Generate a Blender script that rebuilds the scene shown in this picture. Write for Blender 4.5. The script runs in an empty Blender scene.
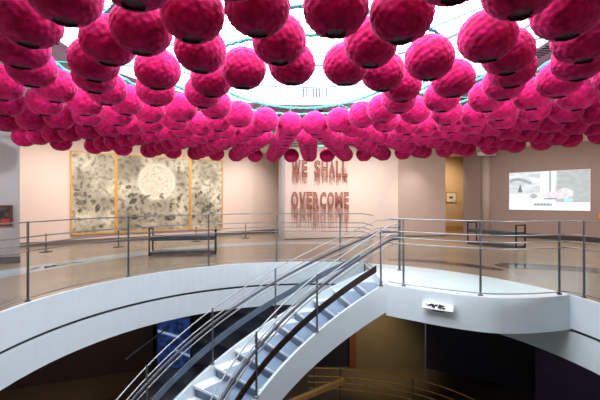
import bpy, bmesh, math, random
from mathutils import Vector, Matrix, noise
random.seed(4)
PI = math.pi
S = bpy.context.scene
C = S.collection
EYE = 1.37
CEIL = 3.30
LOW = -3.9
CX, CY, R0 = 0.17, 4.56, 3.80          # round opening in the gallery floor
SX, SY, RI, RO = 1.395, 3.49, 2.63, 3.83   # curved stair: centre, inner and outer radius
DROP = 1.6                              # metres of fall per radian

# ---------------------------------------------------------------- materials
def srgb(r, g, b):
    f = lambda c: (c / 255 / 12.92) if c / 255 <= 0.04045 else ((c / 255 + 0.055) / 1.055) ** 2.4
    return (f(r), f(g), f(b), 1)

def mat(name, col, rough=0.5, metal=0.0, spec=0.5, vary=0.0, scale=4.0, bump=0.0, bscale=40.0, emit=None, estr=0.0):
    m = bpy.data.materials.new(name); m.use_nodes = True
    nt = m.node_tree; b = nt.nodes['Principled BSDF']
    b.inputs['Base Color'].default_value = col
    b.inputs['Roughness'].default_value = rough
    b.inputs['Metallic'].default_value = metal
    b.inputs['Specular IOR Level'].default_value = spec
    tc = nt.nodes.new('ShaderNodeTexCoord')
    if vary > 0:
        n = nt.nodes.new('ShaderNodeTexNoise'); n.inputs['Scale'].default_value = scale; n.inputs['Detail'].default_value = 4
        nt.links.new(tc.outputs['Object'], n.inputs['Vector'])
        r = nt.nodes.new('ShaderNodeValToRGB')
        r.color_ramp.elements[0].position = 0.3; r.color_ramp.elements[1].position = 0.7
        r.color_ramp.elements[0].color = (col[0] * (1 - vary), col[1] * (1 - vary), col[2] * (1 - vary), 1)
        r.color_ramp.elements[1].color = (min(1, col[0] * (1 + vary)), min(1, col[1] * (1 + vary)), min(1, col[2] * (1 + vary)), 1)
        nt.links.new(n.outputs['Fac'], r.inputs['Fac']); nt.links.new(r.outputs['Color'], b.inputs['Base Color'])
    if bump > 0:
        n2 = nt.nodes.new('ShaderNodeTexNoise'); n2.inputs['Scale'].default_value = bscale; n2.inputs['Detail'].default_value = 3
        nt.links.new(tc.outputs['Object'], n2.inputs['Vector'])
        bp = nt.nodes.new('ShaderNodeBump'); bp.inputs['Strength'].default_value = bump; bp.inputs['Distance'].default_value = 0.02
        nt.links.new(n2.outputs['Fac'], bp.inputs['Height']); nt.links.new(bp.outputs['Normal'], b.inputs['Normal'])
    if emit:
        b.inputs['Emission Color'].default_value = emit; b.inputs['Emission Strength'].default_value = estr
    return m

def glass_mat(name, tint, gloss=0.10):
    m = bpy.data.materials.new(name); m.use_nodes = True
    nt = m.node_tree; nt.nodes.clear()
    o = nt.nodes.new('ShaderNodeOutputMaterial'); mx = nt.nodes.new('ShaderNodeMixShader')
    t = nt.nodes.new('ShaderNodeBsdfTransparent'); t.inputs['Color'].default_value = tint
    g = nt.nodes.new('ShaderNodeBsdfGlossy'); g.inputs['Roughness'].default_value = 0.03
    lw = nt.nodes.new('ShaderNodeLayerWeight'); lw.inputs['Blend'].default_value = 0.18
    mr = nt.nodes.new('ShaderNodeMapRange'); mr.inputs['To Min'].default_value = 0.02; mr.inputs['To Max'].default_value = gloss * 3
    nt.links.new(lw.outputs['Fresnel'], mr.inputs['Value'])
    nt.links.new(mr.outputs['Result'], mx.inputs['Fac'])
    nt.links.new(t.outputs[0], mx.inputs[1]); nt.links.new(g.outputs[0], mx.inputs[2]); nt.links.new(mx.outputs[0], o.inputs['Surface'])
    return m

def vcol_mat(name, rough=0.7, estr=0.0):
    m = bpy.data.materials.new(name); m.use_nodes = True
    nt = m.node_tree; b = nt.nodes['Principled BSDF']
    a = nt.nodes.new('ShaderNodeAttribute'); a.attribute_name = 'paint'
    b.inputs['Roughness'].default_value = rough
    if estr > 0:
        b.inputs['Base Color'].default_value = (0.02, 0.02, 0.02, 1)
        nt.links.new(a.outputs['Color'], b.inputs['Emission Color']); b.inputs['Emission Strength'].default_value = estr
    else:
        nt.links.new(a.outputs['Color'], b.inputs['Base Color'])
    return m

def felt_mat():
    m = bpy.data.materials.new('magenta_felt'); m.use_nodes = True
    nt = m.node_tree; b = nt.nodes['Principled BSDF']; tc = nt.nodes.new('ShaderNodeTexCoord')
    v = nt.nodes.new('ShaderNodeTexVoronoi'); v.inputs['Scale'].default_value = 17
    nt.links.new(tc.outputs['Object'], v.inputs['Vector'])
    n = nt.nodes.new('ShaderNodeTexNoise'); n.inputs['Scale'].default_value = 9; n.inputs['Detail'].default_value = 5
    nt.links.new(tc.outputs['Object'], n.inputs['Vector'])
    mx = nt.nodes.new('ShaderNodeMath'); mx.operation = 'MULTIPLY_ADD'; mx.inputs[1].default_value = 0.55
    nt.links.new(v.outputs['Distance'], mx.inputs[0]); nt.links.new(n.outputs['Fac'], mx.inputs[2])
    r = nt.nodes.new('ShaderNodeValToRGB')
    r.color_ramp.elements[0].position = 0.42; r.color_ramp.elements[1].position = 0.95
    r.color_ramp.elements[0].color = srgb(212, 24, 108); r.color_ramp.elements[1].color = srgb(152, 8, 66)
    nt.links.new(mx.outputs[0], r.inputs['Fac']); nt.links.new(r.outputs['Color'], b.inputs['Base Color'])
    b.inputs['Roughness'].default_value = 0.85; b.inputs['Specular IOR Level'].default_value = 0.15
    b.inputs['Sheen Weight'].default_value = 0.55; b.inputs['Sheen Tint'].default_value = srgb(255, 120, 190); b.inputs['Sheen Roughness'].default_value = 0.45
    bp = nt.nodes.new('ShaderNodeBump'); bp.inputs['Strength'].default_value = 0.5; bp.inputs['Distance'].default_value = 0.012; bp.invert = True
    nt.links.new(mx.outputs[0], bp.inputs['Height']); nt.links.new(bp.outputs['Normal'], b.inputs['Normal'])
    return m

M = {}
M['felt'] = felt_mat()
M['hole'] = mat('lantern_inside', srgb(72, 18, 38), 0.55, bump=0.2)
M['teal'] = mat('teal_rope', srgb(40, 190, 160), 0.6, bump=0.4, bscale=120)
M['floor'] = mat('polished_floor', srgb(172, 155, 136), 0.2, spec=0.5, vary=0.06, scale=1.2)
M['landing'] = mat('white_landing', srgb(232, 252, 254), 0.3, vary=0.02)  # skylight glare on the landing is put into this white
M['strip_blue'] = mat('pale_blue_reflection', srgb(186, 202, 214), 0.14, spec=0.8, vary=0.16, scale=0.9)  # pale ceiling reflection painted as a floor colour
M['strip_dark'] = mat('dark_reflection', srgb(62, 58, 58), 0.12, spec=0.8, vary=0.4, scale=1.6)  # darker parts of the painted floor reflection
M['fascia'] = mat('pale_blue_fascia', srgb(216, 230, 236), 0.45, vary=0.02)
M['dark'] = mat('dark_reveal', srgb(38, 38, 42), 0.5, vary=0.1)
M['steel'] = mat('brushed_steel', srgb(150, 152, 154), 0.36, metal=0.6, bump=0.03, bscale=200)
M['post'] = mat('dark_steel_post', srgb(104, 105, 108), 0.4, metal=0.7, bump=0.03, bscale=200)
M['handrail'] = mat('dark_handrail', srgb(66, 70, 78), 0.3, metal=0.4, vary=0.05)
M['umber'] = mat('dark_umber_band', srgb(58, 44, 42), 0.25, metal=0.3, vary=0.2)
M['bluegrey'] = mat('blue_grey_band', srgb(96, 108, 122), 0.25, metal=0.2, vary=0.15)
M['glass'] = glass_mat('balustrade_glass', (0.95, 0.975, 0.98, 1), 0.08)
M['tread'] = mat('white_tread', srgb(226, 232, 236), 0.4, vary=0.03)
M['insert'] = mat('blue_grey_tread_insert', srgb(132, 152, 176), 0.4, vary=0.08)
M['riser'] = mat('blue_grey_riser', srgb(100, 120, 148), 0.35, vary=0.08)
M['ceiling'] = mat('cream_ceiling', srgb(226, 216, 196), 0.9, vary=0.02)
M['curb'] = mat('pale_curb', srgb(176, 196, 202), 0.7, vary=0.02)
M['sky'] = mat('luminous_skylight_glass', (0.9, 0.95, 1, 1), 0.3, vary=0.02, emit=(0.90, 0.965, 1.0, 1), estr=9.0)
M['mullion'] = mat('grey_mullion', srgb(170, 182, 190), 0.5, metal=0.2, vary=0.05)
M['slot'] = mat('black_slot', srgb(18, 20, 22), 0.8, vary=0.1)
M['pink_wall'] = mat('pale_pink_wall', srgb(224, 204, 194), 0.85, vary=0.015)
M['text_wall'] = mat('warm_white_wall', srgb(240, 226, 218), 0.85, vary=0.015)
M['grey_wall'] = mat('grey_wall', srgb(190, 190, 196), 0.85, vary=0.015)
M['mauve_wall'] = mat('mauve_wall', srgb(198, 178, 170), 0.85, vary=0.02)
M['brown_wall'] = mat('mauve_brown_wall', srgb(164, 144, 138), 0.85, vary=0.02)
M['cream_wall'] = mat('ochre_wall', srgb(216, 182, 140), 0.85, vary=0.03)
M['base'] = mat('grey_baseboard', srgb(104, 98, 92), 0.5, vary=0.05)
M['base_dark'] = mat('dark_baseboard', srgb(66, 62, 60), 0.4, vary=0.05)
M['gold'] = mat('gilded_frame', srgb(214, 160, 74), 0.4, metal=0.25, vary=0.1, scale=12)
M['paint'] = vcol_mat('ink_painting')
M['video'] = vcol_mat('projected_picture', 0.6, 1.0)
M['blue_video'] = vcol_mat('blue_video_picture', 0.4, 0.55)
M['lace'] = mat('rust_lace', srgb(158, 84, 72), 0.8, vary=0.35, scale=8)
M['lace2'] = mat('brown_lace', srgb(176, 108, 94), 0.8, vary=0.35, scale=8)
M['lace3'] = mat('pale_rust_lace', srgb(206, 152, 138), 0.8, vary=0.25, scale=30)
M['bench'] = mat('slate_bench', srgb(74, 84, 98), 0.4, vary=0.08)
M['black'] = mat('black_metal', srgb(44, 44, 46), 0.5, metal=0.3, vary=0.05)
M['white'] = mat('white_plastic', srgb(238, 238, 238), 0.5, vary=0.02)
M['ink'] = mat('black_ink', srgb(30, 30, 34), 0.7, vary=0.05)
M['redframe'] = mat('dark_red_frame', srgb(110, 42, 34), 0.5, vary=0.1)
M['paper'] = mat('cream_paper', srgb(238, 228, 200), 0.8, vary=0.04, scale=6)
M['yellow'] = mat('ochre_yellow', srgb(232, 172, 28), 0.6, vary=0.1, scale=5)
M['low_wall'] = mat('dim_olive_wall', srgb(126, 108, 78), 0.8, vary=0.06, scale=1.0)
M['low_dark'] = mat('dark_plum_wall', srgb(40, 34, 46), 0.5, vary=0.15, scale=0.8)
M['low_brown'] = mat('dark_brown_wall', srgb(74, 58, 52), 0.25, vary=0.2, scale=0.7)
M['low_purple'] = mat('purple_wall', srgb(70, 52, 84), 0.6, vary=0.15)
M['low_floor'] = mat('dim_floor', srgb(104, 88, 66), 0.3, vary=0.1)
M['wood'] = mat('golden_wood', srgb(196, 150, 84), 0.45, vary=0.15, scale=6)
M['doorwood'] = mat('orange_brown_door', srgb(120, 66, 36), 0.5, vary=0.1)

# ---------------------------------------------------------------- mesh helpers
class MB:
    def __init__(s): s.bm = bmesh.new()
    def quad(s, pts):
        return s.bm.faces.new([s.bm.verts.new(p) for p in pts])
    def box(s, c, d, rz=0.0, bev=0.0):
        t = bmesh.new(); bmesh.ops.create_cube(t, size=1)
        bmesh.ops.scale(t, vec=d, verts=t.verts)
        if bev > 0: bmesh.ops.bevel(t, geom=t.edges[:], offset=bev, segments=2, affect='EDGES', profile=0.5)
        bmesh.ops.transform(t, matrix=Matrix.Translation(c) @ Matrix.Rotation(rz, 4, 'Z'), verts=t.verts)
        s.merge(t); return s
    def merge(s, t):
        me = bpy.data.meshes.new('tmp'); t.to_mesh(me); t.free(); s.bm.from_mesh(me); bpy.data.meshes.remove(me)
    def tube(s, pts, r, n=8, closed=False, sq=None):
        """sweep a round (or flat, sq=(half width, half height)) section along pts, section upright"""
        pts = [Vector(p) for p in pts]; N = len(pts); rings = []
        for i, p in enumerate(pts):
            a = pts[(i - 1) % N] if (closed or i > 0) else p
            b = pts[(i + 1) % N] if (closed or i < N - 1) else p
            t = (b - a).normalized()
            up = Vector((0, 0, 1)) if abs(t.z) < 0.95 else Vector((1, 0, 0))
            sd = t.cross(up).normalized(); u = sd.cross(t).normalized()
            ring = []
            if sq:
                for (x, y) in ((-1, -1), (1, -1), (1, 1), (-1, 1)):
                    ring.append(s.bm.verts.new(p + sd * x * sq[0] + u * y * sq[1]))
            else:
                for k in range(n):
                    an = 2 * PI * k / n
                    ring.append(s.bm.verts.new(p + sd * math.cos(an) * r + u * math.sin(an) * r))
            rings.append(ring)
        m = len(rings[0])
        for i in range(N if closed else N - 1):
            A, B = rings[i], rings[(i + 1) % N]
            for k in range(m):
                s.bm.faces.new((A[k], A[(k + 1) % m], B[(k + 1) % m], B[k]))
        if not closed:
            s.bm.faces.new(rings[0][::-1]); s.bm.faces.new(rings[-1])
        return s
    def ribbon(s, pts, zlo, zhi, th):
        """upright wall-like strip along pts (x, y[, z]) with thickness th"""
        N = len(pts); L = []
        for i, p in enumerate(pts):
            a = Vector(pts[max(i - 1, 0)][:2]); b = Vector(pts[min(i + 1, N - 1)][:2])
            t = (b - a).normalized(); nrm = Vector((-t.y, t.x)) * th / 2
            z = p[2] if len(p) > 2 else 0.0
            q = Vector(p[:2])
            L.append([s.bm.verts.new((q.x + nrm.x, q.y + nrm.y, z + zlo)), s.bm.verts.new((q.x - nrm.x, q.y - nrm.y, z + zlo)),
                      s.bm.verts.new((q.x - nrm.x, q.y - nrm.y, z + zhi)), s.bm.verts.new((q.x + nrm.x, q.y + nrm.y, z + zhi))])
        for i in range(N - 1):
            for k in range(4):
                s.bm.faces.new((L[i][k], L[i][(k + 1) % 4], L[i + 1][(k + 1) % 4], L[i + 1][k]))
        s.bm.faces.new(L[0][::-1]); s.bm.faces.new(L[-1]); return s
    def prism(s, poly, z0, z1):
        a = [s.bm.verts.new((p[0], p[1], z0)) for p in poly]; b = [s.bm.verts.new((p[0], p[1], z1)) for p in poly]
        s.bm.faces.new(a[::-1]); s.bm.faces.new(b)
        for i in range(len(poly)):
            j = (i + 1) % len(poly); s.bm.faces.new((a[i], a[j], b[j], b[i]))
        return s
    def lathe(s, prof, n=24, loc=(0, 0, 0)):
        rings = []
        for r, z in prof:
            rings.append([s.bm.verts.new((loc[0] + r * math.cos(2 * PI * k / n), loc[1] + r * math.sin(2 * PI * k / n), loc[2] + z)) for k in range(n)])
        for A, B in zip(rings, rings[1:]):
            for k in range(n): s.bm.faces.new((A[k], A[(k + 1) % n], B[(k + 1) % n], B[k]))
        s.bm.faces.new(rings[0][::-1]); s.bm.faces.new(rings[-1]); return s
    def build(s, name, m, parent=None, smooth=False):
        bmesh.ops.recalc_face_normals(s.bm, faces=s.bm.faces)
        me = bpy.data.meshes.new(name); s.bm.to_mesh(me); s.bm.free()
        me.materials.append(m)
        if smooth:
            for p in me.polygons: p.use_smooth = True
        o = bpy.data.objects.new(name, me); C.objects.link(o)
        if parent:
            o.parent = parent
            o.matrix_parent_inverse = Matrix.LocRotScale(parent.location, parent.rotation_euler, None).inverted() if parent.get('worldparts') else Matrix()
        return o

def tag(o, label, cat, group=None):
    o['label'] = label; o['category'] = cat
    if group: o['group'] = group
    return o
def struct(o, label=None):
    o['kind'] = 'structure'
    if label: o['label'] = label
    return o
def empty(name, loc, rz=0.0, world=False):
    o = bpy.data.objects.new(name, None); C.objects.link(o); o.location = loc; o.rotation_euler = (0, 0, rz); o.empty_display_size = 0.2
    if world: o['worldparts'] = True
    return o

def flat_shape(name, loops, z0, z1, m):
    """solid slab from an outer loop and hole loops"""
    cu = bpy.data.curves.new(name, 'CURVE'); cu.dimensions = '2D'; cu.fill_mode = 'BOTH'; cu.extrude = (z1 - z0) / 2
    for lp in loops:
        sp = cu.splines.new('POLY'); sp.points.add(len(lp) - 1); sp.use_cyclic_u = True
        for q, p in zip(sp.points, lp): q.co = (p[0], p[1], 0, 1)
    to = bpy.data.objects.new('tmp', cu); C.objects.link(to)
    dg = bpy.context.evaluated_depsgraph_get()
    me = bpy.data.meshes.new_from_object(to.evaluated_get(dg)); bpy.data.objects.remove(to); bpy.data.curves.remove(cu)
    me.name = name; me.materials.clear(); me.materials.append(m)
    for v in me.vertices: v.co.z += (z0 + z1) / 2
    o = bpy.data.objects.new(name, me); C.objects.link(o); return o

def catmull(pts, n=8):
    out = []; P = [Vector(p) for p in pts]
    for i in range(len(P) - 1):
        a = P[max(i - 1, 0)]; b = P[i]; c = P[i + 1]; d = P[min(i + 2, len(P) - 1)]
        for k in range(n):
            t = k / n
            out.append(0.5 * ((2 * b) + (c - a) * t + (2 * a - 5 * b + 4 * c - d) * t * t + (3 * b - a - 3 * c + d) * t ** 3))
    out.append(P[-1]); return [tuple(v) for v in out]

def circ(phi, r=R0):       # phi in degrees from the left (-X), going over the far side
    a = math.radians(phi); return (CX - r * math.cos(a), CY + r * math.sin(a))

# ---------------------------------------------------------------- setting: floors
NEAR = 0.30
def opening(r):
    return [(CX - r, NEAR)] + [circ(p, r) for p in range(0, 181, 4)] + [(CX + r, NEAR)]
OUT = [(-11, -4), (14, -4), (14, 20), (-11, 20)]
land_front = catmull([(1.395, 6.12), (1.57, 5.98), (2.08, 5.60), (2.57, 5.34), (2.95, 5.28), (3.40, 5.33), (3.87, 5.45)], 6)
o = flat_shape('floor', [OUT, opening(R0 + 0.06)], -0.05, 0.0, M['floor']); struct(o)
o = flat_shape('floor_underside', [OUT, opening(R0 + 0.06)], -0.90, -0.055, M['dark']); struct(o)
land_poly = [p for p in land_front] + [circ(p, R0 + 0.058) for p in range(166, 104, -3) ] 
phi_l = math.degrees(math.acos((CX - 1.395) / (R0 + 0.058)))
land_poly = list(land_front) + [circ(p, R0 + 0.058) for p in [166.5 - k * (166.5 - phi_l) / 14 for k in range(15)]]
o = flat_shape('floor_landing', [land_poly], -0.46, -0.002, M['fascia']); struct(o)
o = flat_shape('floor_landing_top', [land_poly], -0.0015, 0.004, M['landing']); struct(o)
m = MB(); m.ribbon(land_front, -0.48, 0.012, 0.05); struct(m.build('trim_7', M['fascia'], smooth=False))
# fascia of the opening: upper band, dark reveal, lower band
path_full = opening(R0)
left_part = [(CX - R0, NEAR)] + [circ(p) for p in [k * phi_l / 50 for k in range(51)]]
right_part = [circ(166.5 + k * 13.5 / 8) for k in range(9)] + [(CX + R0, NEAR)]
def dense(path, n=3):
    out = []
    for a, b in zip(path, path[1:]):
        for k in range(n): out.append((a[0] + (b[0] - a[0]) * k / n, a[1] + (b[1] - a[1]) * k / n))
    return out + [path[-1]]
struct(MB().ribbon(left_part, -0.455, 0.012, 0.06).build('trim_1', M['fascia']))
struct(MB().ribbon(right_part, -0.455, 0.012, 0.06).build('trim_2', M['fascia']))
struct(MB().ribbon(opening(R0 + 0.03), -0.51, -0.455, 0.03).build('trim_3', M['dark']))
struct(MB().ribbon(opening(R0), -0.92, -0.505, 0.06).build('trim_4', M['fascia']))
# strips of painted ceiling reflection on the gallery floor
def strip(name, pts, wd, mt):
    p = catmull(pts, 8); mb = MB(); L = []
    for i, q in enumerate(p):
        a = Vector(p[max(i - 1, 0)]); b = Vector(p[min(i + 1, len(p) - 1)]); t = (b - a).normalized()
        w = wd * min(1, 0.35 + i / 5, 0.35 + (len(p) - 1 - i) / 5) / 2
        nx, ny = -t.y * w, t.x * w
        L.append((mb.bm.verts.new((q[0] + nx, q[1] + ny, 0.004)), mb.bm.verts.new((q[0] - nx, q[1] - ny, 0.004))))
    for A, B in zip(L, L[1:]): mb.bm.faces.new((A[0], A[1], B[1], B[0]))
    return struct(mb.build(name, mt))
strip('floor_reflection_left', [(-6.4, 4.2), (-5.75, 6.3), (-5.2, 7.75), (-4.5, 9.1), (-3.6, 10.4), (-2.5, 11.4), (-1.0, 11.95), (0.6, 12.1), (2.2, 11.6)], 0.75, M['strip_blue'])
strip('floor_reflection_right', [(4.1, 7.95), (4.8, 7.85), (5.5, 7.55), (6.2, 7.0), (6.8, 6.0)], 0.6, M['strip_dark'])
strip('floor_reflection_rear', [(2.0, 8.75), (2.9, 8.5), (3.5, 8.0), (3.95, 7.4)], 0.35, M['strip_dark'])

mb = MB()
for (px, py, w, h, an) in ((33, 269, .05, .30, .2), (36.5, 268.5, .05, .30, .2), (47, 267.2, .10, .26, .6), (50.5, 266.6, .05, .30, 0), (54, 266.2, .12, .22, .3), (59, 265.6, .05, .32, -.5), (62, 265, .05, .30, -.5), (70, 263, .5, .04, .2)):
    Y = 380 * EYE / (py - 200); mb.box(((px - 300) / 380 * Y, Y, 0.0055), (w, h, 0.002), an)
struct(mb.build('floor_reflection_marks', M['strip_dark']))  # dark dashes painted into the left strip's reflection

# ---------------------------------------------------------------- setting: ceiling and skylight
LX, LY = 0.05, 4.70
RS = 2.94
o = flat_shape('ceiling', [OUT, [(LX + RS * math.cos(k * PI / 36), LY + RS * math.sin(k * PI / 36)) for k in range(72)]], CEIL, CEIL + 0.12, M['ceiling']); struct(o)
ringpts = lambda r, z, n=72: [(LX + r * math.cos(2 * PI * k / n), LY + r * math.sin(2 * PI * k / n), z) for k in range(n)]
m = MB(); rp = [p[:2] for p in ringpts(RS + 0.03, 0)]; m.ribbon(rp + [rp[0]], CEIL - 0.02, CEIL + 0.86, 0.06); struct(m.build('trim_5', M['curb']))
m = MB(); m.tube(ringpts(RS - 0.02, CEIL + 0.80), 0, sq=(0.05, 0.03), closed=True); m.tube(ringpts(RS - 0.01, CEIL + 0.35), 0, sq=(0.02, 0.012), closed=True); struct(m.build('trim_6', M['mullion']))
# pale flat ring on the ceiling around the skylight
m = MB()
a = [m.bm.verts.new(p) for p in ringpts(RS + 0.02, CEIL - 0.012)]; b = [m.bm.verts.new(p) for p in ringpts(RS + 1.15, CEIL - 0.012)]
for k in range(72): m.bm.faces.new((a[k], a[(k + 1) % 72], b[(k + 1) % 72], b[k]))
struct(m.build('ceiling_ring', M['curb']))
# luminous glazing: shallow cone
m = MB(); rg = [m.bm.verts.new(p) for p in ringpts(RS, CEIL + 0.84)]; ap = m.bm.verts.new((LX, LY, CEIL + 1.75))
for k in range(72): m.bm.faces.new((rg[k], rg[(k + 1) % 72], ap))
sky = m.build('window_1', M['sky']); struct(sky, 'round luminous skylight glass over the opening')
for k in range(14):
    a = 2 * PI * (k + 0.5) / 14; m = MB()
    for off in (-0.05, 0.05):
        dx, dy = -math.sin(a) * off, math.cos(a) * off
        m.tube([(LX + dx + (RS - 0.03) * math.cos(a), LY + dy + (RS - 0.03) * math.sin(a), CEIL + 0.81), (LX + dx + 0.12 * math.cos(a), LY + dy + 0.12 * math.sin(a), CEIL + 1.68)], 0.018, n=6)
    m.build('mullion', M['mullion'], sky)
m = MB(); m.tube(ringpts(RS * 0.52, CEIL + 1.235), 0.02, n=6, closed=True); m.build('mullion', M['mullion'], sky)
# slotted air grilles round the curb and on the pale ring
for k in range(18):
    a0 = 2 * PI * k / 18 + 0.09
    mb = MB(); mc = MB()
    for j in range(8):
        a = a0 + (j - 3.5) * 0.022
        mb.box((LX + (RS + 0.16) * math.cos(a), LY + (RS + 0.16) * math.sin(a), CEIL - 0.017), (0.20, 0.022, 0.008), a)
        mc.box((LX + (RS - 0.005) * math.cos(a), LY + (RS - 0.005) * math.sin(a), CEIL + 0.22), (0.012, 0.022, 0.18), a)
    if LY + (RS + 0.16) * math.sin(a0) > 3.4 and math.sin(a0) < 0.6:
        tag(mb.build('air_grille', M['slot']), 'black slotted air grille in the pale ring round the skylight', 'vent', 'slotted air grilles on the ceiling ring')
    else: mb.bm.free()
    if k % 2 == 0 and math.sin(a0) > 0.2:
        tag(mc.build('curb_grille', M['slot']), 'upright slotted grille set in the curb below the skylight glass', 'vent', 'slotted grilles in the skylight curb')
    else: mc.bm.free()

# ---------------------------------------------------------------- setting: walls
TH = 0.12
def wall(name, poly, mt, z0=0.0, z1=CEIL - 0.0, label=None):
    return struct(MB().prism(poly, z0, z1).build(name, mt), label)
def seg_wall(name, p, q, mt, base=None, bname=None, z0=0.0, z1=CEIL, th=TH, bh=0.14):
    """wall along p->q, its room side on the right-hand side of p->q"""
    p = Vector(p); q = Vector(q); d = (q - p).normalized(); n = Vector((-d.y, d.x))
    w = struct(MB().prism([p, q, q + n * th, p + n * th], z0, z1).build(name, mt))
    if base:
        a = p - n * 0.02; b = q - n * 0.02
        struct(MB().prism([a, b, b + n * 0.019, a + n * 0.019], z0, z0 + bh).build(bname, base))
    return w
D1 = Vector((0.81, 0.587)).normalized(); PL = Vector((-7.06, 11.66))
seg_wall('wall_left', PL - D1 * 2.6, PL + D1 * 8.1, M['pink_wall'], M['base'], 'baseboard_left')
wall('wall_near_left', [(-6.12, 8.30), (-6.9, 9.2), (-9.6, 7.6), (-9.2, 6.9), (-8.6, 7.3)], M['grey_wall'])
struct(MB().prism([(-6.11, 8.27), (-6.10, 8.29), (-8.6, 7.29), (-8.6, 7.26)], 0, 0.14).build('baseboard_near_left', M['base']))
wall('wall_text', [(-0.586, 13.1), (3.70, 14.3), (3.66, 14.6), (-0.5, 15.4), (-0.84, 15.2)], M['text_wall'])
wall('wall_text_edge', [(-0.60, 13.085), (-0.53, 13.10), (-0.53, 13.112), (-0.59, 13.11), (-0.845, 15.21), (-0.86, 15.2)], M['grey_wall'])
struct(MB().prism([(-0.525, 13.08), (3.70, 14.28), (3.70, 14.295), (-0.525, 13.10)], 0, 0.03).build('baseboard_text', M['base']))
seg_wall('wall_mauve', (3.70, 14.28), (5.52, 14.42), M['mauve_wall'], M['base_dark'], 'baseboard_mauve', th=0.25, bh=0.03)
seg_wall('wall_recess', (4.6, 17.0), (8.6, 17.0), M['cream_wall'], M['wood'], 'baseboard_recess', bh=0.2)
wall('wall_recess_side', [(6.62, 15.40), (7.15, 14.95), (7.4, 15.2), (7.6, 16.98), (7.40, 16.98)], M['brown_wall'])
DR = Vector((0.68, -0.73)).normalized(); PR = Vector((7.84, 14.2))
seg_wall('wall_right', PR - DR * 0.86, PR + DR * 9.0, M['brown_wall'], M['base_dark'], 'baseboard_right', bh=0.16)
m = MB(); m.lathe([(0.17, 0), (0.17, CEIL - 0.002)], 24, (7.27, 14.82, 0)); struct(m.build('trim_column', M['mauve_wall'], smooth=True))
# rest of the room, out of frame
seg_wall('wall_far_left', (-10.9, -3.9), (-10.9, 19.9), M['pink_wall'])
seg_wall('wall_far_right', (13.9, 19.9), (13.9, -3.9), M['brown_wall'])
seg_wall('wall_rear', (13.9, -3.9), (-10.9, -3.9), M['pink_wall'])
seg_wall('wall_end', (-10.9, 19.9), (13.9, 19.9), M['pink_wall'])

# ---------------------------------------------------------------- lower storey
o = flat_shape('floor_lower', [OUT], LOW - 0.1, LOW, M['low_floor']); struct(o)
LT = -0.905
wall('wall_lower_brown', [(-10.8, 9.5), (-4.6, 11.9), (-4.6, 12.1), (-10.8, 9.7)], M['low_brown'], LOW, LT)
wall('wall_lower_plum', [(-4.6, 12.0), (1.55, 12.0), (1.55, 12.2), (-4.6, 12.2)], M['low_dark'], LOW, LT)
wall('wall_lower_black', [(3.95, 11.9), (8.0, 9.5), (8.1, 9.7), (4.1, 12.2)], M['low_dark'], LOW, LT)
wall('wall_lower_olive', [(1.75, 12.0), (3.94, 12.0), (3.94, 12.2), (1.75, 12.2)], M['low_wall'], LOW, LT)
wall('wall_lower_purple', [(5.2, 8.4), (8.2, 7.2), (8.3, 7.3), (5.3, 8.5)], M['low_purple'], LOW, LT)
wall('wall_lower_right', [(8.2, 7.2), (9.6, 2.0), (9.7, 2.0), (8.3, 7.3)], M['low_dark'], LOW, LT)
d = struct(MB().box((1.65, 12.0, LOW + 1.1), (0.2, 0.16, 2.2), 0, 0.01).build('door_1', M['doorwood']))

# ---------------------------------------------------------------- lanterns
def lantern_mesh():
    bm = bmesh.new(); bmesh.ops.create_icosphere(bm, subdivisions=5, radius=1.0)
    N = 190; F = []
    for i in range(N):
        z = 1 - 2 * (i + 0.5) / N; r = math.sqrt(1 - z * z); a = i * 2.399963
        v = Vector((r * math.cos(a), r * math.sin(a), z)) + Vector((random.uniform(-1, 1), random.uniform(-1, 1), random.uniform(-1, 1))) * 0.05
        F.append((v.normalized(), random.uniform(0.75, 1.15)))
    from mathutils import kdtree
    kd = kdtree.KDTree(N)
    for i, f in enumerate(F): kd.insert(f[0], i)
    kd.balance()
    dead = []
    for v in bm.verts:
        d = v.co.normalized()
        (c1, i1, d1), (c2, i2, d2) = kd.find_n(d, 2)
        edge = min(1, (d2 - d1) / 0.11)
        petal = 0.030 * F[i1][1] * (edge ** 0.6) + 0.018 * (0.5 - d1 / 0.2)
        tilt = 0.020 * (c1.z - d.z) / 0.12          # scales overlap like shingles
        sc = 0.955 + petal + tilt * 0.6 + 0.02 * noise.noise(d * 3)
        ang = math.degrees(math.acos(max(-1, min(1, -d.z))))
        lim = 16.0 + 3.8 * noise.noise(Vector((d.x, d.y, 0)).normalized() * 2.3 + Vector((5, 1, 2)))
        if ang < lim: dead.append(v)
        v.co = Vector((d.x * sc, d.y * sc, d.z * sc * (0.95 if d.z > 0 else 0.88)))
    bmesh.ops.delete(bm, geom=dead, context='VERTS')
    bmesh.ops.scale(bm, vec=(0.222, 0.222, 0.222), verts=bm.verts)
    return bm
lm = MB(); lm.bm.free(); lm.bm = lantern_mesh()
LZ = EYE + 1.08 + 0.195
lan = lm.build('felt_lantern', M['felt'], smooth=True)
m = MB(); m.lathe([(0.012, -0.160), (0.05, -0.163), (0.08, -0.166), (0.09, -0.155), (0.012, -0.12)], 16); lop = m.build('opening', M['hole'], lan, smooth=True)
m = MB(); m.tube([(0, 0, 0.17), (0, 0, 0.265)], 0.006, n=6); m.lathe([(0.03, 0.188), (0.034, 0.197), (0.012, 0.206)], 10); lco = m.build('hanging_cord', M['teal'], lan)
ORD = ['', 'first', 'second', 'third', 'fourth', 'fifth', 'sixth', 'seventh', 'eighth', 'ninth', 'tenth', 'eleventh', 'twelfth', 'thirteenth', 'fourteenth', 'fifteenth']
RING = ['innermost ring', 'second ring out', 'third ring out', 'fourth ring out', 'fifth ring out', 'sixth ring out', 'seventh ring out', 'eighth ring out', 'ninth ring out', 'tenth ring out', 'outermost ring']
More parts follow.
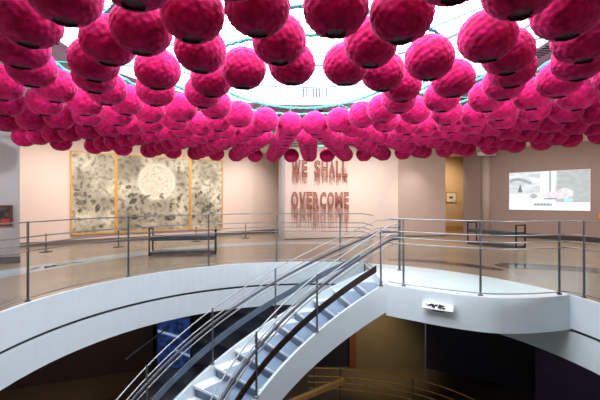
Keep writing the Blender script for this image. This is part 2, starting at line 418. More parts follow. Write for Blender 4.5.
# spokes: 12 degrees apart over the near side, drawn closer together over the far side
SPK = {0: -8.7}
for k in range(1, 10): SPK[k] = -8.7 + 12 * k
SPK[1] += 1.6; SPK[2] += 1.6
for q, st_ in enumerate((9.2, 9.3, 9.5, 9.7, 9.9, 10.2, 10.35, 10.35)): SPK[10 + q] = SPK[9 + q] + st_
for k in range(1, 11): SPK[-k] = -8.7 - 12 * k
for q, st_ in enumerate((11.2, 10.9, 10.6, 10.4)): SPK[-11 - q] = SPK[-10 - q] - st_
def ring_r(k, a):
    t = ((1 - math.cos(math.radians(a))) / 2) ** 3
    return ((1.15 + 0.517 * k) * (1 - t) + (1.12 + 0.450 * k) * t) * (1 - (0.06 if math.sin(math.radians(a)) < 0 else -0.035) * math.sin(math.radians(a)))
def ring_xy(k, a):
    r = ring_r(k, a); a = a + (2.5, 1.3)[k] if k < 2 else a; return (LX + r * math.sin(math.radians(a)), LY + 0.55 * ((1 - math.cos(math.radians(a))) / 2) ** 3 - r * math.cos(math.radians(a)))
spots = []
ks = sorted(SPK)
for k in range(11):
    for i, j in enumerate(ks):
        if j % 2:
            if k < 2: continue
            me_, nb = Vector(ring_xy(k, SPK[j])), [Vector(ring_xy(k, SPK[ks[(i + d) % len(ks)]])) for d in (-1, 1)]
            if min((me_ - q).length for q in nb) < 0.425: continue      # no room for a lantern between its neighbours
        spots.append((k, j, SPK[j], None))
        if k == 10:
            nx = SPK[ks[i + 1]] if i + 1 < len(ks) else SPK[ks[0]] + 360
            spots.append((k, j, (SPK[j] + nx) / 2, 'gap'))
first = True
for k, j, a, gap in spots:
    x, y = ring_xy(k, a)
    if y < 1.62 or abs(x) > 0.79 * (y + 0.1) + 0.30: continue
    aa = (a + 180) % 360 - 180
    near = abs(aa) <= 90
    # spoke counted from the middle spoke of its half: 1 points at the viewer, 17 at the lettering
    jj = j + (0.5 if gap else 0)
    n = jj - 1 if near else ((jj - 17) if jj > 0 else jj + 15)
    mid = 'nearest centre spoke' if near else 'lettering-facing spoke'
    side = ('right' if n > 0 else 'left') if near else ('left' if n > 0 else 'right')
    if gap:
        lab = 'magenta globe lantern, outermost ring, in %s gap %s of %s' % (ORD[int(abs(n) + 0.5)], side, mid)
    elif n == 0: lab = 'magenta felt globe lantern, %s, on the %s' % (RING[k], mid)
    else: lab = 'magenta felt globe lantern, %s, %s spoke %s of the %s' % (RING[k], ORD[int(abs(n))], side, mid)
    if first: o = lan; first = False
    else:
        o = lan.copy(); C.objects.link(o)
        for ch in (lop, lco):
            c = ch.copy(); C.objects.link(c); c.parent = o
    o.location = (x, y, LZ + random.uniform(-0.012, 0.012)); o.rotation_euler = (0, 0, random.uniform(0, 6.28))
    tag(o, lab, 'lantern', 'magenta felt lanterns hung in rings')
# teal rope net carrying the lanterns
net = empty('suspension_net', (LX, LY, LZ + 0.26)); tag(net, 'teal rope rings and spokes strung above the lanterns', 'rope net')
for k in range(11):
    m = MB(); p = [ring_xy(k, 360 * q / 128) for q in range(128)]
    m.tube([(q[0] - LX, q[1] - LY, 0.012 * (i % 2)) for i, q in enumerate(p)], 0.017, n=6, closed=True)
    m.build('rope_ring', M['teal'], net)
for j in ks[::2]:
    m = MB(); loc = lambda k: (lambda q: (q[0] - LX, q[1] - LY))(ring_xy(k, SPK[j]))
    a_, b_ = loc(0), loc(10)
    m.tube([(*a_, 0.008), (*b_, 0.008)], 0.008, n=6)
    m.tube([(*b_, 0.01), (*b_, CEIL - LZ - 0.29)], 0.005, n=6)
    m.build('rope_spoke', M['teal'], net)

# ---------------------------------------------------------------- staircase
st = empty('staircase', (SX, SY, LOW), world=True); tag(st, 'curved white steel staircase with blue-grey risers descending from the landing', 'staircase')
NS = 24; RISE = -LOW / NS; DT = RISE / DROP
def sp(r, th, z=0.0): return (SX - r * math.sin(th), SY + r * math.cos(th), z)
ths = [k * NS * DT / 90 for k in range(91)]
MB().ribbon([sp(RI, t, -DROP * t) for t in ths if -DROP * t - 0.42 > LOW], -0.42, 0.05, 0.05).build('stringer', M['fascia'], st)
MB().ribbon([sp(RO, t, -DROP * t) for t in ths if -DROP * t - 0.42 > LOW], -0.42, 0.05, 0.05).build('stringer', M['fascia'], st)
m = MB(); L = []
for t in ths:
    if -DROP * t - 0.42 < LOW: continue
    L.append((m.bm.verts.new(sp(RI + 0.02, t, -DROP * t - 0.38)), m.bm.verts.new(sp(RO - 0.02, t, -DROP * t - 0.38))))
for A, B in zip(L, L[1:]): m.bm.faces.new((A[0], A[1], B[1], B[0]))
m.build('soffit', M['fascia'], st)
for i in range(1, NS):
    t0, t1 = (i - 1) * DT - 0.002, i * DT + 0.004; z = -RISE * i
    q = [sp(RI + 0.025, t0), sp(RI + 0.025, t1), sp(RO - 0.025, t1), sp(RO - 0.025, (t0 + t1) / 2), sp(RO - 0.025, t0)]
    td = MB().prism(q, z - 0.035, z).build('tread', M['tread'], st)
    q2 = [sp(RI + 0.09, t0 + 0.004), sp(RI + 0.09, t1 - 0.006), sp(RO - 0.24, t1 - 0.005), sp(RO - 0.24, t0 + 0.004)]
    it = MB().prism(q2, z, z + 0.004).build('tread_insert', M['insert']); it.parent = td; it.matrix_parent_inverse = (td.matrix_parent_inverse @ Matrix()).inverted() if False else Matrix.Translation((-SX, -SY, -LOW)) @ Matrix.Translation((SX, SY, LOW))
for i in range(0, NS):
    t0 = i * DT - 0.004; z = -RISE * i
    q = [sp(RI + 0.025, t0), sp(RO - 0.025, t0), sp(RO - 0.025, t0 - 0.006), sp(RI + 0.025, t0 - 0.006)]
    MB().prism(q, z - RISE + 0.001, z - (0.036 if i else 0.47)).build('riser', M['riser'], st) if i else None

# ---------------------------------------------------------------- balustrades
def rail_run(root, path, hs, rad, name='rail', m='steel'):
    for h in hs:
        MB().tube([(p[0], p[1], (p[2] if len(p) > 2 else 0) + h) for p in path], rad, n=8).build(name, M[m], root, smooth=True)
def posts(root, pts, h, d=(0.05, 0.018)):
    for p in pts:
        z = p[2] if len(p) > 2 else 0.0
        mb = MB(); mb.tube([(p[0], p[1], z + 0.003), (p[0], p[1], z + h)], 0.0165, n=10)
        mb.lathe([(0.038, 0), (0.038, 0.012), (0.026, 0.02)], 12, (p[0], p[1], z + 0.004))
        mb.build('post', M['post'], root)
def glass(root, path, z0, z1):
    MB().ribbon(path, z0, z1, 0.012).build('glass_panel', M['glass'], root)
HS = (1.07, 0.87, 0.77, 0.68)
b = empty('gallery_balustrade', (*circ(60, R0 + 0.05), 0), world=True); tag(b, 'steel post-and-rail balustrade sweeping round left and far edge of the opening', 'balustrade')
rr = R0 + 0.09
gp = [(CX - rr, 2.2), (CX - rr, 3.4)] + [circ(p, rr) for p in [k * (phi_l - 0.4) / 40 for k in range(41)]] + [(1.42, 7.42)]
rail_run(b, gp, HS, 0.0095); rail_run(b, gp, (0.045,), 0.009)
posts(b, [(CX - rr, 3.4)] + [circ(p, rr) for p in (8.5, 34.2, 58, 79.8, 100.6)], 1.08); glass(b, gp, 0.06, 0.66)
b = empty('landing_balustrade', (2.6, 5.4, 0), world=True); tag(b, 'steel post-and-rail balustrade along the front edge of the white landing', 'balustrade')
lp = [(p[0] * 1.0 + 0.0, p[1] + 0.07) for p in land_front[2:-1]] 
rail_run(b, lp, HS, 0.0095); rail_run(b, lp, (0.045,), 0.009); posts(b, [(1.64, 6.02), (2.575, 5.42), (3.76, 5.51)], 1.08); glass(b, lp, 0.06, 0.66)
b = empty('right_balustrade', (4.0, 4.0, 0), world=True); tag(b, 'short steel balustrade running off the right edge beyond the landing', 'balustrade')
rp2 = [(3.82, 5.52)] + [circ(p, rr) for p in (166.9, 170, 174, 177, 180)] + [(CX + rr, 3.4), (CX + rr, 2.2)]
rail_run(b, rp2, HS, 0.0095); rail_run(b, rp2, (0.045,), 0.009); posts(b, [circ(168.6, rr), (CX + rr, 3.5)], 1.08); glass(b, rp2, 0.06, 0.66)

def stair_rail(root, r, tmax, pts_th, band, lead):
    T = [k * tmax / 60 for k in range(61)]
    path = lead + [sp(r, t, -DROP * t) for t in T]
    rail_run(root, path, (0.93, 0.78, 0.62), 0.0105)
    rail_run(root, path, (0.70,), 0.022, 'handrail', 'handrail')
    posts(root, [sp(r, t, -DROP * t + 0.045) for t in pts_th], 0.90)
    MB().ribbon([sp(r, t, -DROP * t) for t in T[2:]], 0.31, 0.42, 0.02).build('rail_band', M[band], root)  # flat coloured band low along the railing
    MB().ribbon([sp(r, t, -DROP * t) for t in T], 0.06, 0.60, 0.008).build('glass_panel', M['glass'], root)
b = empty('stair_balustrade', (*sp(RI, 0)[:2], 0), world=True); tag(b, 'near stair railing with dark umber band along the inner stringer', 'balustrade')
stair_rail(b, RI, 1.9, (0.035, 0.445, 0.86, 1.27, 1.68), 'umber', [(1.62, 6.07, 0.06), (1.48, 6.11, 0.04)])
b = empty('stair_balustrade', (*sp(RO, 0)[:2], 0), world=True); tag(b, 'far stair railing with blue-grey band and dark handrail', 'balustrade')
stair_rail(b, RO, 1.9, (0.50, 0.82, 1.13, 1.45, 1.75), 'bluegrey', [(1.90, 7.36, 0.06), (1.66, 7.35, 0.055), (1.48, 7.33, 0.04)])
b = empty('stair_newel', (1.93, 7.37, 0)); 
MB().tube([(0, 0, 0.005), (0, 0, 1.0)], 0.022, n=10).build('post', M['post'], b); MB().lathe([(0.045, 0), (0.045, 0.012), (0.03, 0.02)], 12, (0, 0, 0.005)).build('base_plate', M['steel'], b)
tag(b, 'steel newel post at the top of the far stair railing', 'post')

# ---------------------------------------------------------------- painted panels
def painted(name, w, h, nx, ny, fn, mt, parent, y=0.0):
    """upright picture in the XZ plane facing -Y, coloured point by point"""
    me = bpy.data.meshes.new(name)
    vs = [((i / nx - 0.5) * w, y, (j / ny - 0.5) * h) for j in range(ny + 1) for i in range(nx + 1)]
    fs = [(j * (nx + 1) + i, j * (nx + 1) + i + 1, (j + 1) * (nx + 1) + i + 1, (j + 1) * (nx + 1) + i) for j in range(ny) for i in range(nx)]
    me.from_pydata(vs, [], fs); me.materials.append(M[mt])
    at = me.color_attributes.new('paint', 'FLOAT_COLOR', 'POINT')
    for idx, (x, _, z) in enumerate(vs):
        c = srgb(*fn(x / w + 0.5, z / h + 0.5)); at.data[idx].color = c
    o = bpy.data.objects.new(name, me); C.objects.link(o)
    if parent: o.parent = parent
    return o
def lerp(a, b, t): return tuple(a[i] + (b[i] - a[i]) * t for i in range(3))
def nz(x, y, s, seed=0): return noise.fractal(Vector((x * s, y * s, seed)), 1.0, 2.0, 4)
def ink(seed, w, h, circle=False, blots=()):
    def f(u, v):
        X, Y = u * w, v * h
        base = lerp((228, 222, 200), (190, 182, 162), max(0, min(1, 0.5 + 0.9 * nz(X, Y, 1.6, seed))))
        wash = max(0, min(1, 0.35 + 0.9 * nz(X, Y, 1.2, seed + 9) + 0.55 * (0.55 - v)))
        base = lerp(base, (118, 112, 98), wash * 0.72)
        fine = nz(X, Y, 7.0, seed + 3); base = lerp(base, (84, 78, 68), max(0, min(1, fine * 1.6)) * 0.55)
        ln = abs(nz(X, Y, 2.6, seed + 5)); base = lerp(base, (110, 104, 90), max(0, 1 - ln * 16) * 0.35)
        if circle:
            d = math.hypot(X - 1.30, Y - 1.72)
            halo = max(0, min(1, (0.72 - d) / 0.12)); base = lerp(base, (240, 234, 214), halo * 0.9)
            if d < 0.56:
                g = 0.5 + 0.5 * math.sin(d * 48 + 9 * nz(X, Y, 3, 2)); base = lerp(base, (182, 174, 152), g * 0.55 * (0.6 + 0.8 * max(0, nz(X, Y, 6, 8) + 0.3)))
        for (bx, by, ra, rb, an, dk) in blots:
            dx, dy = X - bx, Y - by; c, s_ = math.cos(an), math.sin(an)
            q = ((dx * c + dy * s_) / ra) ** 2 + ((-dx * s_ + dy * c) / rb) ** 2
            if q < 1.3:
                t = max(0, min(1, (1.3 - q) / 0.6)); tt = 0.55 + 0.35 * (q > 0.45)
                base = lerp(base, (46, 42, 36), t * dk * tt)
        return base
    return f
rb = random.Random(12)
def blots(w, n, ymax):
    return [(rb.uniform(0.08, w - 0.08), rb.uniform(0.12, ymax) , rb.uniform(0.045, 0.11), rb.uniform(0.03, 0.06), rb.uniform(0, 3.1), rb.uniform(0.5, 0.95)) for _ in range(n)]
PH = 2.58; PZ = 0.30 + PH / 2
ang1 = math.atan2(D1.y, D1.x)
for (t0, t1, lab, circle, bl, seed) in (
        (0.0, 1.28, 'left gold-framed ink panel of three, beside the bare pink wall', False, blots(1.28, 12, 1.5) + [(0.28, 1.55, 0.12, 0.03, 1.5, 0.7), (0.28, 0.98, 0.16, 0.07, 0.1, 0.6), (0.75, 0.8, 0.12, 0.07, 1.4, 0.9)], 1),
        (1.28, 3.74, 'wide middle gold-framed ink panel with a pale swirling disc', True, blots(2.46, 34, 1.35) + [(0.35, 1.5, 0.09, 0.06, 0.2, 0.95), (0.5, 1.02, 0.14, 0.07, 0.6, 0.9), (1.75, 0.42, 0.2, 0.09, 0, 0.8)], 21),
        (3.74, 5.01, 'right gold-framed ink panel of three, nearest the lettering wall', False, blots(1.27, 24, 1.6), 40)):
    wd = t1 - t0; c = PL + D1 * (t0 + t1) / 2; nrm = Vector((D1.y, -D1.x))
    p = c + nrm * 0.075
    root = empty('ink_painting', (p.x, p.y, PZ), ang1); tag(root, lab, 'painting', 'three-panel ink painting')
    painted('canvas', wd - 0.07, PH - 0.07, int(wd * 62), 150, ink(seed, wd, PH, circle, bl), 'paint', root, 0.0)
    m = MB()
    m.box((0, 0.015, PH / 2 - 0.02), (wd - 0.004, 0.07, 0.04)); m.box((0, 0.015, -PH / 2 + 0.02), (wd - 0.004, 0.07, 0.04))
    m.box((-wd / 2 + 0.022, 0.015, 0), (0.04, 0.07, PH)); m.box((wd / 2 - 0.022, 0.015, 0), (0.04, 0.07, PH))
    m.build('frame', M['gold'], root)

# projected picture on the right wall
def video(u, v):
    n = nz(u * 3, v * 2, 3, 4)
    c = lerp((232, 236, 238), (206, 212, 214), max(0, min(1, 0.4 + n)))
    if u < 0.42 and v > 0.42: c = lerp(c, (176, 182, 184), max(0, min(1, 0.55 + 1.2 * nz(u * 2, v * 6, 2, 7))) * 0.7)
    rid = abs(v - (0.76 + 0.06 * math.sin(u * 14)))
    if u < 0.3: c = lerp(c, (120, 128, 130), max(0, 1 - rid / 0.06) * 0.8)
    if abs(u - 0.15) < 0.035 * (1 - (v - 0.46) / 0.25) and 0.46 < v < 0.68: c = (112, 118, 124)
    if u > 0.60: c = lerp(c, (166, 172, 172), min(1, (u - 0.60) / 0.03) * (0.9 + 0.22 * nz(u * 3, v * 3, 4, 11)))
    if 0.42 < u < 0.52 or 0.555 < u < 0.60: c = (240, 246, 246)
    if abs(u - 0.54) < 0.012 and v > 0.45: c = (150, 158, 162)
    d = ((u - 0.60) / 0.17) ** 2 + ((v - 0.38) / 0.10) ** 2; d2 = ((u - 0.72) / 0.10) ** 2 + ((v - 0.43) / 0.13) ** 2
    if min(d, d2) < 1: c = lerp((236, 222, 226), (214, 196, 202), max(0, min(1, 0.4 + 1.2 * nz(u * 5, v * 4, 4, 3))))
    if 0.46 < u < 0.62 and abs(v - 0.29) < 0.025: c = lerp(c, (120, 122, 128), 0.7)
    d = ((u - 0.33) / 0.05) ** 2 + ((v - 0.36) / 0.06) ** 2
    if d < 1: c = lerp(c, (140, 146, 150), 0.7)
    if 0.71 < u < 0.81 and 0.17 < v < 0.30: c = (166, 222, 240)
    if v < 0.2 : c = lerp(c, (244, 248, 250), 0.85)
    if 0.33 < u < 0.56 and 0.11 < v < 0.18: c = lerp(c, (124, 130, 142), 0.75 + 0.25 * math.sin(u * 150))
    return c
HV = 1.345
c = PR + DR * (1.8 * HV / 2); nr = Vector((DR.y, -DR.x)); c = c + nr * 0.035
root = empty('projection_screen', (c.x, c.y, EYE - 0.258 * HV + HV / 2), math.atan2(DR.y, DR.x)); tag(root, 'wide pale projected landscape picture on the brown right wall', 'screen')
painted('picture', 1.8 * HV, HV, 128, 72, video, 'video', root, -0.003)
MB().box((0, 0.012, 0), (1.8 * HV + 0.04, 0.025, HV + 0.04)).build('panel', M['white'], root)

# small framed print in the recess, dark red picture on the grey wall, ochre relief
root = empty('framed_print', (6.75, 16.97, EYE + 0.12)); tag(root, 'small framed print on the ochre wall of the recess', 'picture')
m = MB(); m.box((0, 0, 0.21), (0.46, 0.03, 0.03)); m.box((0, 0, -0.21), (0.46, 0.03, 0.03)); m.box((-0.22, 0, 0), (0.03, 0.03, 0.42)); m.box((0.22, 0, 0), (0.03, 0.03, 0.42)); m.build('frame', M['wood'], root)
MB().box((0, 0.005, 0), (0.42, 0.01, 0.40)).build('mount', M['paper'], root)
m = MB(); m.box((0, -0.004, -0.01), (0.16, 0.006, 0.09)); m.build('image', M['bluegrey'], root)
gw = Vector((-6.12, 8.30)) - Vector((-8.6, 7.3)); gw.normalize()
def redp(u, v):
    c = lerp((58, 44, 40), (96, 86, 76), max(0, min(1, 0.4 + 1.2 * nz(u * 2, v * 2, 3, 5))))
    if math.hypot(u - 0.55, v - 0.55) < 0.28: c = lerp(c, (40, 44, 46), 0.8)
    if ((u - 0.86) / 0.14) ** 2 + ((v - 0.16) / 0.16) ** 2 < 1: c = (196, 60, 62)
    return c
pc = Vector((-6.12, 8.30)) - gw * 0.46; pn = Vector((gw.y, -gw.x)); pc = pc + pn * 0.03
root = empty('framed_picture', (pc.x, pc.y, EYE - 0.335), math.atan2(gw.y, gw.x)); tag(root, 'dark framed picture with a red patch on the grey wall', 'picture')
painted('canvas', 0.60, 0.38, 40, 28, redp, 'paint', root, -0.012)
m = MB(); m.box((0, 0, 0.205), (0.66, 0.05, 0.03)); m.box((0, 0, -0.205), (0.66, 0.05, 0.03)); m.box((-0.315, 0, 0), (0.03, 0.05, 0.44)); m.box((0.315, 0, 0), (0.03, 0.05, 0.44)); m.build('frame', M['redframe'], root)
q = PR + DR * 2.83 + nr * 0.09
m = MB(); m.lathe([(0.02, -0.20), (0.10, -0.17), (0.17, -0.08), (0.185, 0.0), (0.16, 0.09), (0.09, 0.17), (0.02, 0.20)], 24)
bmesh.ops.scale(m.bm, vec=(1, 0.45, 1), verts=m.bm.verts)
o = m.build('wall_relief', M['yellow'], smooth=True); o.location = (q.x, q.y, EYE - 0.52); o.rotation_euler = (0, 0, math.atan2(DR.y, DR.x)); tag(o, 'ochre yellow rounded relief on the right wall at the picture edge', 'wall ornament')

# ---------------------------------------------------------------- lettering of hanging laces
TW = Vector((3.70 + 0.586, 14.3 - 13.1)).normalized(); TN = Vector((TW.y, -TW.x))
def text_point(px):      # where the sight line through a picture column meets the text wall
    k = (px - 300) / 380
    t = (k * 13.1 + 0.586) / (TW.x - k * TW.y); return Vector((-0.586, 13.1)) + TW * t, t
_, ta = text_point(290.5); _, tb = text_point(349)
mid = Vector((-0.586, 13.1)) + TW * ((ta + tb) / 2) + TN * 0.012
root = empty('wall_lettering', (mid.x, mid.y, 1.6), math.atan2(TW.y, TW.x)); tag(root, 'rust-red lettering WE SHALL OVERCOME made of hanging laces on the wall', 'lettering')
rl = random.Random(3)
def letter(ch, x0, wd, z0, ht, drip):
    cu = bpy.data.curves.new('t', 'FONT'); cu.body = ch; cu.size = 1.0; cu.fill_mode = 'NONE'; cu.offset = 0.02; cu.bevel_depth = 0.022; cu.bevel_resolution = 1; cu.resolution_u = 5
    to = bpy.data.objects.new('t', cu); C.objects.link(to)
    me = bpy.data.meshes.new_from_object(to.evaluated_get(bpy.context.evaluated_depsgraph_get())); bpy.data.objects.remove(to)
    xs = [v.co.x for v in me.vertices]; ys = [v.co.y for v in me.vertices]
    ax, bx, ay, by = min(xs), max(xs), min(ys), max(ys)
    def fit(v, depth): return Vector((x0 + (v.co.x - ax) / max(1e-6, bx - ax) * wd, depth(v), z0 + (v.co.y - ay) / (by - ay) * ht))
    bm = bmesh.new(); bm.from_mesh(me)
    for v in bm.verts: v.co = fit(v, lambda q: -q.co.z * 0.4 - 0.012)
    mb = MB(); mb.bm.free(); mb.bm = bm
    lt = mb.build('letter', M['lace'], root); lt['label'] = 'letter ' + ch
    cu = bpy.data.curves.new('t', 'FONT'); cu.body = ch; cu.size = 1.0; cu.offset = 0.02
    to = bpy.data.objects.new('t', cu); C.objects.link(to)
    me = bpy.data.meshes.new_from_object(to.evaluated_get(bpy.context.evaluated_depsgraph_get())); bpy.data.objects.remove(to)
    bm = bmesh.new(); bm.from_mesh(me)
    for v in bm.verts: v.co = fit(v, lambda q: -0.006)
    mb = MB(); mb.bm.free(); mb.bm = bm; mb.build('letter_fill', M['lace3'], lt)
    mb = MB(); n = max(6, int(wd / 0.016))
    for i in range(n):
        x = x0 + wd * (i + rl.uniform(0.1, 0.9)) / n; L_ = drip * rl.uniform(0.25, 1.0)
        zt = z0 + rl.choice([0.02, 0.02, ht * 0.3, ht * 0.6])
        mb.tube([(x, -0.018, zt), (x + rl.uniform(-0.01, 0.01), -0.02, zt - L_ * 0.5), (x + rl.uniform(-0.012, 0.012), -0.016, z0 - L_)], 0.0045, n=4)
    mb.build('laces', M['lace2'], lt)
WT = tb - ta
def line(txt, x0, x1, z0, ht, drip, wide):
    tot = sum(wide.get(c, 1.0) for c in txt); x = x0
    for c in txt:
        w = (x1 - x0) * wide.get(c, 1.0) / tot
        if c != ' ': letter(c, x + w * 0.06, w * 0.86, z0, ht, drip)
        x += w
DX = mid.y
zt = lambda y: EYE + (200 - y) * DX / 380 - 1.6
ht1 = (176.5 - 160) * DX / 380; ht2 = (207.5 - 191) * DX / 380
line('WE SHALL', -WT / 2 + 0.02, WT / 2 - 0.06, zt(177), ht1, 0.33, {' ': 0.8, 'W': 1.35, 'L': 0.85, 'E': 0.85})
line('OVERCOME', -WT / 2, WT / 2, zt(208.5), ht2, 0.85, {'O': 1.1, 'M': 1.25, 'E': 0.85})

# ---------------------------------------------------------------- benches, stanchions, fittings
def bench(loc, rz, length, lab):
    r = empty('bench', loc, rz); tag(r, lab, 'bench', 'long gallery benches')
    MB().box((0, 0, 0.42), (length, 0.42, 0.11), 0, 0.012).build('seat', M['bench'], r)
    MB().box((0, 0, 0.06), (length, 0.40, 0.05), 0, 0.006).build('shelf', M['bench'], r)
    for s in (-1, 1):
        m = MB(); x = s * (length / 2 + 0.016)
        m.box((x, -0.2, 0.34), (0.03, 0.035, 0.68)); m.box((x, 0.2, 0.34), (0.03, 0.035, 0.68)); m.box((x, 0, 0.665), (0.03, 0.40, 0.03)); m.box((x, 0, 0.02), (0.03, 0.40, 0.03))
        m.build('end_frame', M['black'], r)
    return r
bench((-2.95, 9.65, 0), 0.16, 1.55, 'long slate bench with end loops facing the ink panels')
bench((5.82, 11.35, 0), -1.10, 1.55, 'dark bench with end loops before the right wall')
for (px, py, lab) in ((46, 252, 'low black barrier post on disc base left of the ink panels'), (118.5, 247, 'low black barrier post on disc base below the left ink panel'),
                      (196, 241.5, 'low black barrier post behind the slate bench, below the gold divider'), (245.5, 238, 'low black barrier post on disc base right of the ink panels')):
    Y = 380 * EYE / (py - 200); X = (px - 300) / 380 * Y
    r = empty('barrier_post', (X, Y, 0)); tag(r, lab, 'stanchion', 'low barrier posts before the ink panels')
    MB().lathe([(0.15, 0.001), (0.15, 0.012), (0.05, 0.022), (0.02, 0.03)], 24).build('base', M['black'], r)
    MB().tube([(0, 0, 0.02), (0, 0, 0.46)], 0.013, n=10).build('pole', M['black'], r)
    MB().lathe([(0.018, 0.455), (0.022, 0.47), (0.012, 0.485)], 12).build('cap', M['black'], r)
# white projector-like box hanging by the column
r = empty('projector', (7.02, 14.3, CEIL - 0.18)); tag(r, 'white box projector under the ceiling beside the column', 'projector')
MB().box((0, 0, 0), (0.52, 0.40, 0.14), 0.3, 0.02).build('housing', M['white'], r)
MB().box((0, 0, 0.125), (0.12, 0.12, 0.108)).build('mount', M['white'], r)
m = MB(); m.lathe([(0.05, 0), (0.05, 0.02), (0.03, 0.03)], 16); bmesh.ops.rotate(m.bm, verts=m.bm.verts, cent=(0, 0, 0), matrix=Matrix.Rotation(PI / 2, 3, 'X')); o = m.build('lens', M['ink'], r); o.location = (0.02, -0.2, 0)
r = empty('dome_camera', (0.43, LY + RS + 0.32, CEIL - 0.014)); tag(r, 'small black dome camera on the ceiling beyond the skylight edge', 'camera')
MB().lathe([(0.07, 0), (0.07, -0.02), (0.055, -0.03)], 20).build('base', M['white'], r); MB().lathe([(0.05, -0.03), (0.045, -0.06), (0.025, -0.08), (0.005, -0.085)], 20).build('dome', M['ink'], r, smooth=True)
# white wedge label on the landing fascia
a = Vector((1.885, 5.735)); bq = Vector((2.235, 5.51)); d = (bq - a).normalized(); nn = Vector((d.y, -d.x)); c = (a + bq) / 2 + nn * 0.085
r = empty('fascia_sign', (c.x, c.y, -0.19), math.atan2(d.y, d.x)); tag(r, 'small white box sign with black marks on the landing fascia', 'sign')
m = MB(); t = bmesh.new(); bmesh.ops.create_cube(t, size=1); bmesh.ops.scale(t, vec=(0.44, 0.05, 0.105), verts=t.verts); bmesh.ops.bevel(t, geom=t.edges[:], offset=0.006, segments=2, affect='EDGES')
bmesh.ops.rotate(t, verts=t.verts, cent=(0, 0, 0), matrix=Matrix.Rotation(math.radians(-24), 3, 'X')); m.merge(t); face = m.build('panel', M['white'], r)
m = MB(); m.box((0, 0.045, -0.05), (0.16, 0.07, 0.05)); m.build('bracket', M['bluegrey'], r)
m = MB()
for (x, z, w, h, an) in ((-0.15, 0.005, 0.05, 0.012, 0.6), (-0.10, 0.008, 0.06, 0.03, -0.3), (-0.055, -0.004, 0.05, 0.05, 0.4), (-0.015, 0.012, 0.035, 0.03, 0), (0.035, 0.0, 0.05, 0.06, 0.2), (0.075, 0.012, 0.045, 0.02, -0.2), (0.085, -0.018, 0.05, 0.025, 0.1)):
    t = bmesh.new(); bmesh.ops.create_cube(t, size=1); bmesh.ops.scale(t, vec=(w, 0.004, h), verts=t.verts)
    bmesh.ops.rotate(t, verts=t.verts, cent=(0, 0, 0), matrix=Matrix.Rotation(an, 3, 'Y')); bmesh.ops.translate(t, vec=(x, -0.027, z), verts=t.verts)
    bmesh.ops.rotate(t, verts=t.verts, cent=(0, 0, 0), matrix=Matrix.Rotation(math.radians(-24), 3, 'X')); m.merge(t)
m.build('printed_marks', M['ink'], r)

# ---------------------------------------------------------------- lower storey furnishings
def bluev(u, v):
    c = lerp((14, 26, 66), (34, 62, 120), max(0, min(1, 0.4 + 1.3 * nz(u * 2, v * 3, 3, 2))))
    g = abs((u * 7 + v * 2) % 1 - 0.5); c = lerp(c, (60, 92, 150), max(0, 0.12 - g) * 3)
    for (vv, sl, u0, u1) in ((0.74, -0.34, 0.0, 0.68), (0.36, -0.5, 0.55, 1.0)):
        dd = abs(v - (vv + sl * (u - u0) * 0.55))
        if u0 < u < u1: c = lerp(c, (196, 222, 250), max(0, 1 - dd / 0.045))
    return c
r = empty('video_display', (-3.93, 11.86, LOW + 0.82)); tag(r, 'glowing blue video display with white streaks on the lower floor', 'screen')
painted('picture', 1.02, 1.56, 50, 76, bluev, 'blue_video', r, -0.022); MB().box((0, 0.03, 0), (1.06, 0.10, 1.60), 0, 0.005).build('housing', M['black'], r)
r = empty('lower_balustrade', (2.2, 9.2, LOW), world=True); tag(r, 'curved brass-toned railing on the dim lower floor', 'balustrade')
lpth = catmull([(0.2, 9.5), (1.0, 9.45), (1.9, 9.25), (2.65, 8.95), (3.3, 8.45), (3.8, 7.8)], 8)
lpth = [(p[0], p[1], LOW) for p in lpth]
rail_run(r, lpth, (1.07, 0.87, 0.72, 0.57), 0.014, m='gold'); posts(r, [lpth[8], lpth[24], lpth[38], lpth[2]], 1.08)
m = MB(); m.tube([(-0.3, 8.6, -3.25), (1.05, 9.0, -2.90)], 0, sq=(0.06, 0.05)); tag(m.build('timber_handrail', M['wood']), 'sloping golden timber rail behind the stair underside', 'handrail')
m = MB(); m.tube([(-5.0, 10.9, -3.2), (-3.9, 11.3, -2.4)], 0.022, n=8); tag(m.build('wall_handrail', M['steel']), 'thin sloping steel rail beside the blue video display', 'handrail')

# ---------------------------------------------------------------- lights
def area(loc, rot, size, power, col=(1, 1, 1), spread=None):
    l = bpy.data.lights.new('fill_light', 'AREA'); l.energy = power; l.color = col; l.size = size
    o = bpy.data.objects.new('fill_light', l); C.objects.link(o); o.location = loc; o.rotation_euler = rot
    if spread: l.spread = spread
    return o
def spot(loc, target, power, col, ang, blend=0.6):
    l = bpy.data.lights.new('spot', 'SPOT'); l.energy = power; l.color = col; l.spot_size = math.radians(ang); l.spot_blend = blend; l.shadow_soft_size = 0.06
    o = bpy.data.objects.new('spot', l); C.objects.link(o); o.location = loc
    o.rotation_euler = (Vector(target) - Vector(loc)).to_track_quat('-Z', 'Y').to_euler(); return o
WARM = (1.0, 0.92, 0.85)
for t in (-0.8, 1.2, 2.9, 4.6, 5.9):
    w = PL + D1 * t; q = w + Vector((D1.y, -D1.x)) * (3.0 if t < 5 else 1.9)
    spot((q.x, q.y, CEIL - 0.08), (w.x, w.y, 1.1), 118, WARM, 95, 1.0)
for t in (0.7, 2.0, 3.9):
    w = Vector((-0.586, 13.1)) + TW * t; q = w + TN * 2.8
    spot((q.x, q.y, CEIL - 0.08), (w.x, w.y, 1.4), 110 if t < 3 else 40, (1, 0.92, 0.86), 85, 1.0)
spot((4.25, 13.2, CEIL - 0.08), (4.2, 14.3, 1.3), 55, WARM, 60, 1.0)
spot((6.0, 15.4, CEIL - 0.08), (6.3, 17.0, 1.2), 150, (1, 0.84, 0.62), 110, 1.0)
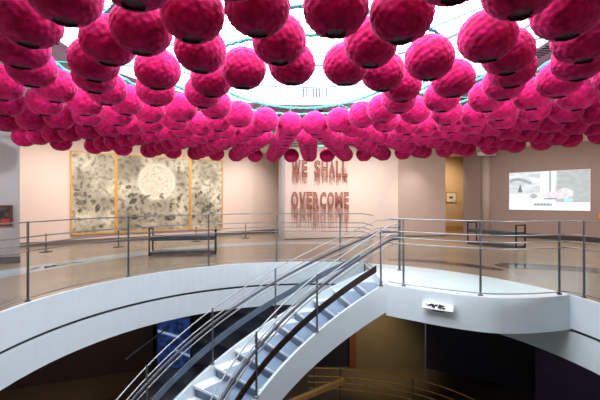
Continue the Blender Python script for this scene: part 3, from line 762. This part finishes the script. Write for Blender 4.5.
for (t, p) in ((0.2, 40), (2.0, 50), (4.0, 40)):
    w = PR + DR * t; q = w + nr * 3.0
    spot((q.x, q.y, CEIL - 0.08), (w.x, w.y, 0.9), p, WARM, 105, 1.0)
spot((-5.2, 5.6, CEIL - 0.08), (-6.8, 8.1, 1.2), 110, (0.92, 0.93, 1.0), 90, 1.0)  # spot added to brighten the grey wall
for (x, y) in ((-6.5, 9.6), (-2.2, 12.0), (3.2, 12.0), (7.0, 10.5), (8.0, 6.5), (-7.0, 5.0)):  # hidden ceiling area lights added as room fill
    area((x, y, CEIL - 0.03), (0, 0, 0), 0.5, 55, WARM)
# unseen low spots added to brighten the lanterns and ceiling
for (x, y) in ((-5.4, 1.6), (5.6, 1.6), (-7.6, 5.2), (8.2, 5.0)):
    l = spot((x, y, 0.25), (x * 0.72, y + 1.0, 3.0), 90, (0.96, 0.95, 1.0), 125, 1.0); l.data.shadow_soft_size = 0.2
for (x, tx) in ((-5.6, 1.4), (5.8, -1.4)):  # added beams that brighten the far lanterns
    l = spot((x, 1.2, 0.3), (tx, 9.6, 2.75), 900, (1, 0.96, 0.98), 42, 1.0); l.data.shadow_soft_size = 0.2
spot((2.4, 10.6, -1.0), (2.2, 11.9, -3.9), 120, (1, 0.84, 0.55), 85, 1.0)
spot((0.2, 10.0, -1.0), (0.4, 11.9, -3.4), 25, (0.8, 0.75, 1.0), 110, 1.0)
spot((-6.0, 8.6, -1.0), (-6.8, 10.8, -2.6), 60, (1, 0.74, 0.6), 120, 1.0)
spot((6.2, 6.6, -1.0), (6.6, 7.8, -3.2), 12, (0.8, 0.6, 1.0), 110, 1.0)

w = bpy.data.worlds.new('World'); S.world = w; w.use_nodes = True
w.node_tree.nodes['Background'].inputs['Color'].default_value = (0.75, 0.85, 1, 1); w.node_tree.nodes['Background'].inputs['Strength'].default_value = 0.3

cam = bpy.data.cameras.new('Camera'); co = bpy.data.objects.new('Camera', cam); C.objects.link(co)
co.location = (0, 0, EYE); co.rotation_euler = (PI / 2, 0, 0); cam.sensor_width = 36; cam.lens = 380 / 600 * 36; cam.clip_start = 0.05
S.camera = co
S.view_settings.view_transform = 'Standard'
S.view_settings.exposure = 0.4
S.cycles.use_denoising = True
S.cycles.max_bounces = 8
S.cycles.transparent_max_bounces = 16
S.cycles.sample_clamp_indirect = 6
